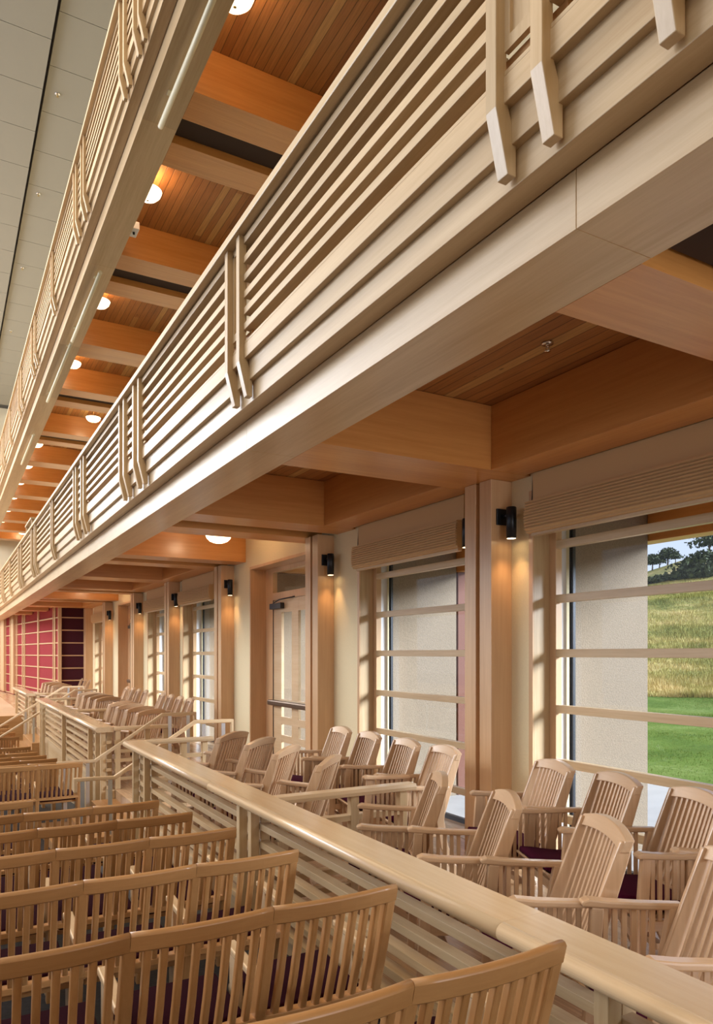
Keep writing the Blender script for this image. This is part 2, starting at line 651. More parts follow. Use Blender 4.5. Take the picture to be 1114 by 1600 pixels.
# exterior stucco piers between the openings
pb = MB()
edge = -2.5
for (a, b2, z0, z1, k) in OPEN:
    pb.box(4.782, 5.79, edge, a, ZT - 0.4, 1.33)
    edge = b2
pb.box(4.782, 5.79, edge, 45, ZT - 0.4, 1.33)
struct(pb.build('wall_outside', 'stucco'))
# outside eave: boarded soffit and edge beam
struct(MB().box(4.782, 6.6, -3, 45, 1.34, 1.42).build('ceiling', 'fir_Y'))
struct(MB().box(5.80, 6.0, -3, 45, 1.06, 1.338).build('trim_9', 'fir_Y', bevel=0.004))
for yy in (7.62, 15.02, 4.66 - 2.9):
    struct(MB().box(5.82, 5.96, yy, yy + 0.14, ZT - 0.3, 1.06).build('trim_10', 'cedar', bevel=0.004))

struct(MB().box(-15, 4.35, 45, 45.3, -3, 14.0).build('wall_far', 'cream'))
struct(MB().box(-15, 1.9, -3.3, -3.0, -3, 13.5).box(1.9, 4.8, -3.3, -3.0, 1.45, 13.5).build('wall_near', 'cream'))

# hall ceiling: two fields of panels with a dark groove between, joints as real gaps
JY = [-3 + 1.62 * i for i in range(30)]
for (xa, xb, zc, off) in ((2.12, 4.35, 13.5, 0.0), (-5.0, 2.05, 13.42, 0.75)):
    cb = MB()
    for i in range(len(JY) - 1):
        a, b2 = JY[i] + off, JY[i + 1] + off
        if b2 > 44.5:
            break
        cb.box(xa, xb, a + 0.008, b2 - 0.008, zc, zc + 0.1)
    struct(cb.build('ceiling', 'ceiling_panel'))
struct(MB().box(-15, 4.35, -3, 45, 13.62, 13.7).build('ceiling', 'dark_metal'))
struct(MB().box(-15, -5.1, -3, 45, 13.42, 13.5).build('ceiling', 'ceiling_panel'))
for i, (px, py) in enumerate(((90, 152), (60, 307), (35, 422), (17, 520))):
    d = 13.42 * F_PX / (HORIZON - py)
    u = (px - 557) / F_PX * d
    X = d * math.sin(TH) + u * math.cos(TH)
    Y = d * math.cos(TH) - u * math.sin(TH)
    zz = 13.5 if X > 2.1 else 13.42
    r_ = empty('ceiling_sprinkler', (X, Y, zz), 'tiny metal sprinkler in the grey ceiling panels, %s from the camera' % ORD[i], 'sprinkler', 'sprinklers in the high ceiling')
    MB().lathe([(0.0, 0.0), (0.06, 0.0), (0.055, -0.012), (0.0, -0.014)], (X, Y, zz)).build('plate', 'chrome', r_)
    MB().tube([(X, Y, zz - 0.01), (X, Y, zz - 0.07)], [0.012, 0.03], 10).build('sprinkler_head', 'brass', r_)

# plank ceilings under the two decks and deck slabs
for k, zz in enumerate((0, UP)):
    struct(MB().box(RX + 0.2, XW, -3, 45, ZP + zz, ZP + zz + 0.035).build('ceiling', 'plank_ceiling'))
    struct(MB().box(RX, XW, -3, 45, ZP + zz + 0.036, ZP + zz + 0.07).build('floor', 'dark_floor'))

# angled stage wall (crimson panels) and maroon return
ca, sa = math.cos(R(5.1)), math.sin(R(5.1))


def redpt(s, out=0.0):
    return (3.4 - sa * s - out * ca, 26.5 + ca * s - out * sa)


def redbox(mb, s0, s1, z0, z1, out0, out1):
    p = [redpt(s0, out0), redpt(s1, out0), redpt(s1, out1), redpt(s0, out1)]
    mb.hexa([(x, y, z0) for x, y in p], [(x, y, z1) for x, y in p])


def red_s(px):
    tt = (px - 557) / F_PX
    r = (math.sin(TH) + tt * math.cos(TH)) / (math.cos(TH) - tt * math.sin(TH))
    return (3.4 - 26.5 * r) / (sa + ca * r)


mb = MB()
redbox(mb, 0, 14.5, -1.9, 2.03, -0.12, 0)
struct(mb.build('wall_stage', 'crimson'))
mb = MB()
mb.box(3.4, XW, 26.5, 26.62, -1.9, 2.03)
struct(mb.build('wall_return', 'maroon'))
gz = [-1.72, -1.33, -0.92, -0.50, -0.07, 0.36, 0.79, 1.22, 1.62, 1.98]
mb = MB()
for z in gz:
    redbox(mb, 0.0, 14.5, z - 0.02, z + 0.02, 0.0, 0.03)
struct(mb.build('trim_12', 'column_Y'))
mb = MB()
for px, wd in ((87, .07), (84.5, .03), (61, 0.10), (39.5, .07), (36.5, .07), (27.5, .06), (17, .06), (3, .2)):
    s = red_s(px)
    redbox(mb, s - wd, s + wd, -1.72, 2.03, 0.0, 0.045)
struct(mb.build('trim_13', 'column_Z'))
for px in (23.0, 8.0):
    s = red_s(px)
    mb = MB()
    redbox(mb, s - 0.35, s + 0.25, -1.72, 1.75, 0.0, 0.12)
    struct(mb.build('trim_14', 'column_Z', bevel=0.004))
mb = MB()
for z in gz:
    mb.box(3.4, XW, 26.47, 26.5, z - 0.02, z + 0.02)
struct(mb.build('trim_15', 'column_X'))
struct(MB().box(3.36, 3.47, 26.40, 26.52, -1.78, 2.03).build('trim_16', 'column_Z', bevel=0.004))

# ------------------------------------------------------------------ beams and columns
STOREY = ['under the lower gallery', 'above the lower gallery rail']
joints = [Y0, 1.876, 5.12, 8.4, 11.9, 15.3, 18.6, 22.2, 25.6, 29, 32.4, 35.8, 39.2, 42.6, 45]
for k, zz in enumerate((0, UP)):
    nm = 'lower gallery' if k == 0 else 'upper gallery'
    r_ = empty('edge_beam', (RX, 20, ZS + zz), 'long pale wood edge beam carrying the %s, smooth with fine joints' % nm, 'beam')
    for a, b2 in zip(joints, joints[1:]):
        MB().box(RX + 0.02, 2.35, a + 0.0012, b2 - 0.0012, ZS + zz, ZS + zz + 0.215).build('beam_casing', 'maple_Y', r_, bevel=0.002)
    MB().box(RX + 0.03, 2.345, Y0, 45, ZS + zz + 0.002, ZP + zz + 0.02).build('beam_core', 'fir_Y', r_)

    def bm_label(i):
        pos = ORD[i] + ' from the camera'
        return pos
    for i, (c, t_) in enumerate(BEAMS):
        ivs = [(c - 0.68, c - 0.22), (c + 0.22, c + 0.68)] if t_ == 'D' else [(c - 0.34, c + 0.35)]
        x1 = XW if i not in (0, 1) or k else XW
        if c > 31.5 and k == 0:
            continue
        r_ = empty('cross_beam', (3.3, c, ZS + zz), '%s fir cross beam %s, %s' % ('double' if t_ == 'D' else 'single', STOREY[k], bm_label(i)), 'beam', 'cross beams ' + STOREY[k])
        xa = 2.352
        xb = 4.348
        if c > 27 and k == 0:
            # ends at the angled stage wall
            xb = 3.38 - (c - 26.5) * 0.0893
        for a, b2 in ivs:
            MB().box(xa, xb, a, b2, ZS + zz + 0.001, ZP + zz - 0.004).build('beam_member', 'fir_X', r_, bevel=0.002)
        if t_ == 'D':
            MB().box(xa, xb, c - 0.2, c + 0.2, ZS + zz + 0.09, ZS + zz + 0.13).build('slot_shadow_panel', 'slot_shadow', r_)  # sheet added low in the slot, its dark colour stands for shade

# edge beams along the window wall (window bays only)
for i, (a, b2, lab) in enumerate(((2.382, 4.688, 'nearest the camera'), (5.382, 7.718, 'left of the first full column'), (12.782, 15.058, 'beyond the door'),
                                  (15.752, 17.818, 'farther beyond the door'), (22.882, 25.058, 'farthest'))):
    MBo = MB().box(3.92, 4.285, a, b2, ZS + 0.001, ZP - 0.004).build('wall_beam', 'fir_Y', bevel=0.002)
    tag(MBo, 'orange fir beam above the window shades, %s' % lab, 'beam', 'beams over the windows')
for i, c in enumerate((5.03, 15.40)):
    pass

# columns
for i, (c, t_) in enumerate(COLS):
    r_ = empty('column', (4.23, c, ZT), 'fir clad column against the window wall, %s from the camera' % ORD[i], 'column', 'columns along the window wall')
    a, b2 = c - 0.183, c + 0.183
    top = ZS
    MB().box(4.117, XW, a, c - 0.026, ZT, top).build('casing_board', 'column_Z', r_, bevel=0.003)
    MB().box(4.117, XW, c + 0.030, b2, ZT, top).build('casing_board', 'column_Z', r_, bevel=0.003)
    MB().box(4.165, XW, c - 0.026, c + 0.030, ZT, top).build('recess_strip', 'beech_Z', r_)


def sconce(c, side, lab):
    s = -1 if side == 'near' else 1
    yf = c + s * 0.183
    r_ = empty('wall_sconce', (4.235, yf, 1.11), lab, 'wall light', 'black wall sconces on the columns')
    MB().box(4.17, 4.295, yf, yf + s * 0.018, 1.115, 1.255).build('back_plate', 'black_metal', r_, bevel=0.003)
    MB().tube([(4.235, yf + s * 0.015, 1.19), (4.235, yf + s * 0.1, 1.19)], 0.018, 10).build('bracket_arm', 'black_metal', r_)
    yc = yf + s * 0.125
    mb = MB().lathe([(0.0, 1.255), (0.036, 1.255), (0.043, 1.250), (0.043, 0.984), (0.039, 0.984), (0.039, 1.10)], (4.235, yc, 0), 24)
    cyl = mb.build('cylinder_shade', 'black_metal', r_)
    MB().lathe([(0.0, 0.986), (0.038, 0.986)], (4.235, yc, 0), 24).build('lamp_lens', 'lamp_core', cyl)
    l = light('sconce_light', 'SPOT', (4.235, yc, 0.975), 7, (1.0, 0.60, 0.27), r_, spot_size=R(80), spot_blend=0.9, shadow_soft_size=0.03)
    l.rotation_euler = (0, 0, 0)


for i, (c, t_) in enumerate(COLS[:7]):
    sconce(c, 'near', 'black cylinder sconce on the camera side of the %s column' % ORD[i])
sconce(COLS[1][0], 'far', 'black cylinder sconce on the far side of the second column, against the shade')


# ------------------------------------------------------------------ windows
def make_window(n, y0, y1, z0, z1):
    r_ = bpy.data.objects.new('window_%d' % n, None)
    COL.objects.link(r_)
    r_.location = (4.56, (y0 + y1) / 2, z0)
    struct(r_)
    fr_ = MB()
    fr_.box(4.53, 4.60, y0, y0 + 0.085, z0, z1)
    fr_.box(4.53, 4.60, y1 - 0.085, y1, z0, z1)
    fr_.box(4.53, 4.60, y0, y1, z1 - 0.08, z1)
    fr_.build('window_frame', 'column_Z', r_, bevel=0.003)
    for z in (0.925, 0.464, 0.002, -0.471, -0.928, -1.39):
        MB().box(4.53, 4.585, y0 + 0.085, y1 - 0.085, z - 0.034, z + 0.034).build('glazing_bar', 'maple_Y', r_, bevel=0.003)
    dm = MB()
    dm.box(4.73, 4.775, y0 + 0.02, y0 + 0.06, z0, z1)
    dm.box(4.745, 4.775, y1 - 0.045, y1 - 0.028, z0, z1)
    dm.box(4.745, 4.775, y1 - 0.072, y1 - 0.058, z0, z1)
    dm.box(4.73, 4.775, y0, y1, z0, z0 + 0.05)
    dm.box(4.73, 4.775, y0, y1, z1 - 0.05, z1)
    dm.build('outer_frame', 'dark_metal', r_)
    rv = MB()
    rv.box(4.352, 4.528, y0, y0 + 0.012, z0, z1)
    rv.box(4.352, 4.528, y1 - 0.012, y1, z0, z1)
    rv.box(4.352, 4.528, y0, y1, z1 - 0.012, z1)
    rv.build('reveal_lining', 'maple_Z', r_)
    ol = MB()
    ol.box(4.602, 4.725, y0, y0 + 0.012, z0, z1)
    ol.box(4.602, 4.725, y1 - 0.012, y1, z0, z1)
    ol.build('outer_lining', 'white_paint', r_)
    tm = MB()
    tm.box(4.335, 4.352, y0 - 0.035, y0 + 0.012, z0, z1 + 0.03)
    tm.box(4.335, 4.352, y1 - 0.012, y1 + 0.035, z0, z1 + 0.03)
    tm.build('edge_trim', 'column_Z', r_, bevel=0.002)
    MB().box(4.352, 4.528, y0, y1, z0 - 0.02, z0 + 0.004).build('sill', 'maple_Y', r_)
    MB().box(4.748, 4.756, y0 + 0.06, y1 - 0.08, z0 + 0.05, z1 - 0.05).build('glass_pane', 'glass', r_)
    return r_


def make_shade(y0, y1, lab):
    r_ = empty('roman_shade', (4.25, (y0 + y1) / 2, 1.0), lab, 'window shade', 'roman shades over the windows')
    prof_o = [(4.300, 1.51), (4.298, 1.30), (4.292, 1.265)]
    n = 10
    for i in range(n):
        z = 1.262 - i * 0.0245
        bulge = 0.050 + 0.012 * math.sin(i / n * math.pi)
        prof_o += [(4.262 - bulge, z - 0.002), (4.258 - bulge, z - 0.012), (4.280 - bulge, z - 0.0235)]
    prof_o += [(4.222, 1.005), (4.24, 1.0)]
    pts = prof_o + [(4.318, 1.0), (4.318, 1.51)]
    MB().prism(pts, 'Y', y0, y1).build('shade_cloth', 'shade_cloth', r_)
    MB().box(4.252, 4.30, y0 + 0.03, y1 - 0.03, 0.975, 1.0).build('bottom_bar', 'maple_Y', r_, bevel=0.003)
    MB().box(4.32, 4.345, y0 + 0.02, y1 - 0.02, 1.40, 1.505).build('head_box', 'dark_metal', r_)
    MB().prism([(4.275, 1.0), (4.32, 1.0), (4.32, 1.5), (4.302, 1.5)], 'Y', y1 - 0.001, y1 + 0.004).build('side_shadow_strip', 'dark_metal', r_)  # dark strip put in for the shadow gap beside the cloth


wi = 0
shl = ['nearest the camera, outside the bay in view', 'over the window showing the grass hill', 'over the window left of the near column', None,
       'over the window beyond the door', 'over the next window beyond the door', None, 'over the farthest window']
for i, (a, b2, z0, z1, k) in enumerate(OPEN):
    if k == 'w':
        wi += 1
        make_window(wi, a, b2, z0, z1)
        make_shade(a - 0.02, b2 - 0.05, 'tan pleated roman shade, half raised, ' + shl[i])


# doors
def make_door(n, y0, y1, z1):
    z0 = ZT
    r_ = bpy.data.objects.new('door_%d' % n, None)
    COL.objects.link(r_)
    r_.location = (4.6, (y0 + y1) / 2, z0)
    struct(r_)
    rv = MB()
    rv.box(4.352, 4.60, y1 - 0.014, y1, z0, z1)
    rv.box(4.352, 4.60, y0, y0 + 0.014, z0, z1)
    rv.box(4.352, 4.60, y0, y1, z1 - 0.014, z1)
    rv.build('reveal_lining', 'column_Z', r_)
    tm = MB()
    tm.box(4.332, 4.352, y1 - 0.014, y1 + 0.03, z0, z1 + 0.03)
    tm.box(4.332, 4.352, y0 - 0.03, y0 + 0.014, z0, z1 + 0.03)
    tm.box(4.332, 4.352, y0 + 0.014, y1 - 0.014, z1 - 0.014, z1 + 0.03)
    tm.build('edge_trim', 'column_Z', r_, bevel=0.002)
    fr_ = MB()
    fr_.box(4.60, 4.68, y1 - 0.30, y1, z0, z1)
    fr_.box(4.60, 4.68, y0, y0 + 0.38, z0, 0.85).box(4.60, 4.68, y0, y0 + 0.1, 0.85, z1)
    fr_.box(4.60, 4.68, y0 + 0.1, y1 - 0.3, 0.85, 0.965)
    fr_.box(4.60, 4.68, y0 + 0.1, y1 - 0.3, z1 - 0.08, z1)
    fr_.build('door_frame', 'column_Z', r_, bevel=0.003)
    MB().box(4.635, 4.642, y0 + 0.1, y1 - 0.3, 0.965, z1 - 0.08).build('transom_glass', 'glass', r_)
    MB().box(4.605, 4.65, y1 - 0.335, y1 - 0.30, z0, 0.85).build('dark_jamb_seal', 'black_metal', r_)
    ya, yb = y0 + 0.39, y1 - 0.345
    leaf = MB()
    X0, X1 = 4.60, 4.645
    cols = [(ya + 0.13, ya + 0.50), (yb - 0.69, yb - 0.30)]
    rows = [(-0.71, 0.64), (-0.985, -0.82), (-1.27, -1.10), (-1.55, -1.38)]
    leaf.box(X0, X1, ya, ya + 0.13, z0 + 0.01, 0.84)
    leaf.box(X0, X1, yb - 0.30, yb, z0 + 0.01, 0.84)
    leaf.box(X0, X1, cols[0][1], cols[1][0], z0 + 0.01, 0.84)
    zs = [z0 + 0.01]
    for (a, b2) in sorted(rows):
        zs += [a, b2]
    zs.append(0.84)
    for (ca_, cb_) in cols:
        for q in range(0, len(zs), 2):
            leaf.box(X0, X1, ca_, cb_, zs[q], zs[q + 1])
    lf = leaf.build('door_leaf', 'cap_Y', r_, bevel=0.002)
    g = MB()
    for (ca_, cb_) in cols:
        for (a, b2) in rows:
            g.box(4.618, 4.624, ca_, cb_, a, b2)
    g.build('door_glass', 'glass', lf)
    MB().box(4.50, 4.60, ya + 0.02, yb + 0.05, -0.82, -0.735).build('panic_bar', 'bronze', lf, bevel=0.02)
    MB().box(4.53, 4.60, yb - 0.42, yb + 0.02, 0.70, 0.79).build('door_closer', 'dark_metal', lf, bevel=0.006)
    MB().tube([(4.55, yb - 0.1, 0.80), (4.50, yb - 0.45, 0.83), (4.60, yb - 0.8, 0.86)], 0.01, 8).build('closer_arm', 'dark_metal', lf)


make_door(1, 9.02, 11.18, 1.374)
make_door(2, 19.34, 21.5, 1.374)


# ------------------------------------------------------------------ gallery fascia and railings
def post_outline(zz):
    # X, Z outline of a gallery post with its bent foot
    return [(1.725, 2.82 + zz), (1.725, 1.965 + zz), (1.781, 1.739 + zz), (1.820, 1.739 + zz), (1.820, 1.88 + zz), (1.775, 2.0 + zz), (1.775, 2.82 + zz)]


for k, zz in enumerate((0, UP)):
    nm = ['lower', 'upper'][k]
    fr_ = empty('gallery_fascia', (1.8, 20, 1.722 + zz), 'stepped pale maple boards along the front edge of the %s gallery' % nm, 'fascia')
    MB().box(1.835, 1.953, Y0, 45, 1.722 + zz, 1.87 + zz).build('fascia_board', 'maple_Y', fr_, bevel=0.003)
    MB().box(1.799, 1.85, Y0, 45, 1.851 + zz, 2.005 + zz).build('fascia_board', 'maple_Y', fr_, bevel=0.003)
    MB().box(1.762, 1.82, Y0, 45, 1.986 + zz, 2.083 + zz).build('fascia_board', 'maple_Y', fr_, bevel=0.003)
    MB().box(1.766, 1.86, Y0, 45, 2.087 + zz, 2.105 + zz).build('cap_strip', 'maple_Y', fr_, bevel=0.002)
    MB().box(1.835, 1.934, Y0, 45, 1.872 + zz, 2.10 + zz).build('backing_board', 'beech_Y', fr_)
    rl = empty('gallery_railing', (1.75, 20, 2.1 + zz), 'maple slatted railing along the %s gallery with bent foot posts' % nm, 'railing')
    MB().box(1.698, 1.86, Y0, 45, 2.812 + zz, 2.868 + zz).build('top_rail', 'maple_Y', rl, bevel=0.006)
    yl = []
    pr = []
    for (c, t_) in POSTS:
        if t_ == 'D':
            pr += [c + 0.35, c - 0.35] if c > 2 else [c - 0.35, c + 0.35]
        else:
            pr += [c]
    pr.sort()
    pairs = []
    for c in pr:
        for d0 in (-0.116, 0.116):
            MB().prism(post_outline(zz), 'Y', c + d0 - 0.029, c + d0 + 0.029).build('post', 'maple_Z', rl, bevel=0.003)
        pairs.append((c - 0.087, c + 0.087))
    # slats between the pairs
    edges = [Y0] + [q for p in pairs for q in (p[0] - 0.058, p[1] + 0.058)] + [45]
    for a, b2 in zip(edges[0::2], edges[1::2]):
        for zt in (2.80, 2.67, 2.547, 2.434, 2.323, 2.219):
            MB().box(1.757, 1.835, a, b2, zt - 0.046 + zz, zt + zz).build('slat', 'maple_Y', rl, bevel=0.002)
    for (a, b2) in pairs:
        # framed panel between the two posts of a pair
        MB().box(1.80, 1.834, a - 0.1, b2 + 0.1, 2.106 + zz, 2.172 + zz).build('backing', 'beech_Y', rl)
        MB().box(1.78, 1.80, a, b2, 2.19 + zz, 2.81 + zz).build('panel', 'maple_Z', rl)
        fm = MB().box(1.765, 1.785, a, a + 0.028, 2.22 + zz, 2.78 + zz).box(1.765, 1.785, b2 - 0.028, b2, 2.22 + zz, 2.78 + zz)
        fm.box(1.765, 1.785, a, b2, 2.17 + zz, 2.22 + zz).box(1.765, 1.785, a, b2, 2.76 + zz, 2.81 + zz)
        fm.build('panel_frame', 'maple_Z', rl)
# low raised guard on the lower rail, far down
g_ = empty('rail_guard', (1.76, 18.4, 2.868), 'small raised frame standing on the far part of the lower gallery rail', 'guard')
for yy in (17.9, 19.1):
    MB().box(1.72, 1.78, yy, yy + 0.06, 2.868, 3.02).build('post', 'maple_Z', g_)
MB().box(1.70, 1.82, 17.85, 19.2, 3.02, 3.06).build('top_rail', 'maple_Y', g_)

# tube rails hanging below the upper gallery beam
for i, (a, b2) in enumerate(((4.9, 8.31), (11.95, 14.85), (14.95, 18.7), (21.7, 25.3))):
    z = ZS + UP - 0.085
    r_ = empty('curtain_tube', (2.14, (a + b2) / 2, z), 'pale metal tube on brackets below the upper gallery beam, %s from the camera' % ORD[i], 'tube', 'tubes below the upper gallery beam')
    MB().tube([(2.14, a, z), (2.14, b2, z)], 0.030, 14).build('tube', 'tube', r_)
    for yy in (a + 0.35, b2 - 0.45):
        MB().box(2.10, 2.18, yy - 0.04, yy + 0.04, ZS + UP - 0.012, ZS + UP).build('bracket_plate', 'tube', r_)
        MB().tube([(2.14, yy, z), (2.14, yy, ZS + UP)], 0.012, 8).build('bracket_stem', 'tube', r_)


# ------------------------------------------------------------------ bowl lamps
def bowl(X, Y, zc, lab, power, grp, rad=0.19, drop=0.43):
    r_ = empty('ceiling_lamp', (X, Y, zc), lab, 'ceiling light', grp)
    zb = zc - drop
    gb = MB().lathe([(0.0, 0.0), (0.07, 0.006), (0.13, 0.03), (0.17, 0.07), (rad, 0.12), (rad - 0.012, 0.12), (0.15, 0.07), (0.1, 0.035), (0, 0.012)], (X, Y, zb), 32).build('glass_bowl', 'lamp_glass', r_)
    MB().lathe([(0.0, -0.02), (0.018, -0.012), (0.0, 0.0)], (X, Y, zb), 12).build('finial', 'brass', gb)
    MB().tube([(X, Y, zb + 0.01), (X, Y, zc - 0.02)], 0.009, 8).build('stem', 'brass', r_)
    MB().lathe([(0.0, -0.025), (0.07, -0.025), (0.075, 0.0), (0, 0)], (X, Y, zc), 20).build('ceiling_plate', 'brass', r_)
    light('bowl_light', 'POINT', (X, Y, zb + 0.2), power, (1.0, 0.72, 0.44), r_, shadow_soft_size=0.09)


UL = [6.7, 10.15, 13.75, 16.95, 24.0, 26.9, 29.6, 32.5, 35.5, 38.5]
for i, y in enumerate(UL):
    bowl(2.44, y, ZP + UP, 'glowing glass bowl lamp beside the upper gallery beam, %s from the camera' % ORD[i], 6.5, 'bowl lamps beside the upper gallery beam', drop=0.36)
bowl(3.47, 20.4, ZP + UP, 'glowing glass bowl lamp in the middle of an upper ceiling bay', 10, None)
bowl(3.55, 41.5, ZP + UP, 'small far bowl lamp in the middle of the last upper ceiling bay', 22, None)
bowl(3.50, 10.3, ZP, 'glowing glass bowl lamp under the lower gallery in front of the door', 9, 'bowl lamps under the lower gallery')
bowl(3.50, 20.4, ZP, 'far glowing bowl lamp under the lower gallery, before the second door', 9, 'bowl lamps under the lower gallery')

# small fittings
X, Y, Z = 3.45, 3.56, ZP
r_ = empty('ceiling_sprinkler', (X, Y, Z), 'chrome sprinkler on the near plank ceiling under the lower gallery', 'sprinkler')
MB().lathe([(0.0, -0.001), (0.04, -0.001), (0.038, -0.012), (0.018, -0.014), (0, -0.014)], (X, Y, Z)).build('plate', 'chrome', r_)
MB().tube([(X, Y, Z - 0.01), (X, Y, Z - 0.035)], 0.009, 10).tube([(X - .012, Y, Z - 0.03), (X - .012, Y, Z - 0.055)], 0.003, 6).tube([(X + .012, Y, Z - 0.03), (X + .012, Y, Z - 0.055)], 0.003, 6).lathe([(0, -0.06), (0.022, -0.058), (0.022, -0.055), (0, -0.053)], (X, Y, Z), 16).build('sprinkler_head', 'chrome', r_)
r_ = empty('sensor_box', (2.45, 10.9, 6.20), 'small white sensor box beside the upper gallery beam under a bowl lamp', 'sensor')
MB().box(2.352, 2.47, 10.75, 11.0, 6.13, 6.24).build('housing', 'white_paint', r_, bevel=0.01)
MB().lathe([(0, 6.095), (0.015, 6.10), (0.018, 6.128)], (2.41, 10.86, 0), 12).build('lens', 'black_metal', r_)


# ------------------------------------------------------------------ terrace railings
def cap_profile():
    # X, Z outline: flat top, rounded outer (left) edge
    pts = [(1.935, -0.96), (1.935, -1.03)]
    for k in range(13):
        a = R(-90 - k * 15)
        pts.append((1.745 + 0.036 * math.cos(a), -0.995 + 0.035 * math.sin(a)))
    return pts


SL = [-1.165, -1.285, -1.405, -1.525, -1.645, -1.76]


def terrace_rail(ya, yb, lab, posts, cuts):
    r_ = empty('terrace_railing', (1.85, (ya + yb) / 2, ZT), lab, 'railing', 'railings along the edge of the side terrace')
    ed = [ya] + cuts + [yb]
    for a, b2 in zip(ed, ed[1:]):
        MB().prism(cap_profile()[::-1], 'Y', a + 0.0006, b2 - 0.0006, 'auto').build('handrail_cap', 'cap_Y', r_, bevel=0.0)
    for p in posts:
        MB().box(1.79, 1.85, p - 0.035, p + 0.025, fz(p) if p < 22 else ZT, -1.031).build('post', 'maple_Z', r_, bevel=0.003)
        MB().box(1.87, 1.935, p - 0.02, p + 0.045, ZT, -1.031).build('post', 'maple_Z', r_, bevel=0.003)
    for z in SL:
        MB().box(1.852, 1.918, ya + 0.03, yb - 0.03, z - 0.022, z + 0.02).build('slat', 'maple_Y', r_, bevel=0.002)
    return r_


terrace_rail(-1.0, 8.25, 'long slatted maple railing beside the near seat rows, its rounded cap catching the light', [1.62, 1.30, 4.64, 4.86, 7.62, 8.12], [2.02, 5.3])
terrace_rail(9.9, 17.05, 'slatted maple railing between the two aisles, in the middle distance', [10.0, 10.4, 10.95, 13.6, 16.6, 16.95], [13.4])
terrace_rail(19.2, 23.2, 'short slatted maple railing next to the stage, the farthest', [19.3, 20.2, 23.1], [])


def cross_rail(y, x1, lab):
    r_ = empty('partition_rail', (2.5, y, ZT), lab, 'railing', 'low partition rails across the side terrace')
    pr = [(y - 0.05, -1.0)]
    prof = [(y - 0.055, -1.01), (y + 0.055, -1.01), (y + 0.06, -0.985), (y + 0.05, -0.962), (y - 0.05, -0.962), (y - 0.06, -0.985)]
    MB().prism(prof, 'X', 1.937, x1, 'auto').build('handrail_cap', 'cap_X', r_, bevel=0.004)
    for x in (1.99, (1.99 + x1) / 2 + 0.02, x1 - 0.1):
        MB().box(x - 0.03, x + 0.035, y - 0.03, y + 0.03, ZT, -1.011).build('post', 'maple_Z', r_, bevel=0.003)
    for z in (-1.165, -1.285, -1.405, -1.525, -1.645):
        MB().box(1.95, x1 - 0.07, y - 0.025, y + 0.045, z - 0.022, z + 0.02).build('slat', 'maple_X', r_, bevel=0.002)


cross_rail(4.55, 3.05, 'low maple partition rail between near armchairs, meeting the long railing by the near seats')
cross_rail(8.22, 2.72, 'low maple partition rail on the near side of the door aisle')
cross_rail(9.92, 2.72, 'low maple partition rail on the far side of the door aisle')
cross_rail(13.3, 2.75, 'low maple partition rail among the white-lit chairs past the aisle')
cross_rail(17.0, 2.72, 'low maple partition rail on the near side of the farther aisle')
cross_rail(19.25, 2.72, 'low maple partition rail on the far side of the farther aisle')


def handrail(y, pts, posts, lab):
    r_ = empty('handrail', (pts[-1][0], y, fz(y)), lab, 'handrail', 'aisle handrails')
    path = []
    P = [Vector((x, y, z)) for x, z in pts]
    path = [P[0] + Vector((0, 0, -0.13)), P[0] + Vector((0, 0, -0.0))]
    path = [(p.x, p.y, p.z) for p in P]
    MB().sweep(path, 0.042, 0.045).build('wooden_rail', 'cap_X', r_, bevel=0.012)
    for e in (P[0], P[-1]):
        s = 1 if e is P[0] else -1
        MB().box(e.x - 0.012, e.x + 0.024, y - 0.02, y + 0.02, e.z - 0.14, e.z + 0.02).build('rail_return', 'cap_X', r_, bevel=0.008)
    for (x, z0, z1) in posts:
        MB().box(x - 0.022, x + 0.022, y - 0.006, y + 0.006, z0, z1).build('steel_post', 'steel', r_)


handrail(9.8, [(2.99, -.82), (2.55, -.82), (1.69, -1.377), (1.24, -1.377)], [(2.9, ZT, -.84), (2.65, ZT, -.84), (1.60, -2.15, -1.39), (1.33, fz(9.8), -1.39)],
         'wooden handrail with steel posts on the far side of the door aisle steps')
handrail(8.36, [(3.0, -.805), (2.555, -.80), (1.648, -1.373), (1.23, -1.365)], [(2.9, ZT, -.83), (2.66, ZT, -.83), (1.60, -2.1, -1.39), (1.31, fz(8.36), -1.39)],
         'wooden handrail with steel posts on the near side of the door aisle steps')
handrail(17.25, [(3.0, -.82), (2.55, -.82), (0.9, -1.87), (0.5, -1.87)], [(2.9, ZT, -.84), (2.66, ZT, -.84), (1.70, -2.3, -1.39), (0.8, -2.68, -1.9)],
         'wooden handrail on the near side of the farther aisle steps')
handrail(19.05, [(3.0, -.82), (2.55, -.82), (0.9, -1.87), (0.5, -1.87)], [(2.9, ZT, -.84), (2.66, ZT, -.84), (1.70, -2.3, -1.39), (0.8, -2.68, -1.9)],
         'wooden handrail on the far side of the farther aisle steps, near the stage')


# ------------------------------------------------------------------ terrace armchair
def back_y(z, z0=0.40, y0=-0.215, z1=0.95, y1=-0.385):
    s = (z - z0) / (z1 - z0)
    return y0 + (y1 - y0) * s - 0.012 * math.sin(max(0, min(1, s)) * math.pi) * -1


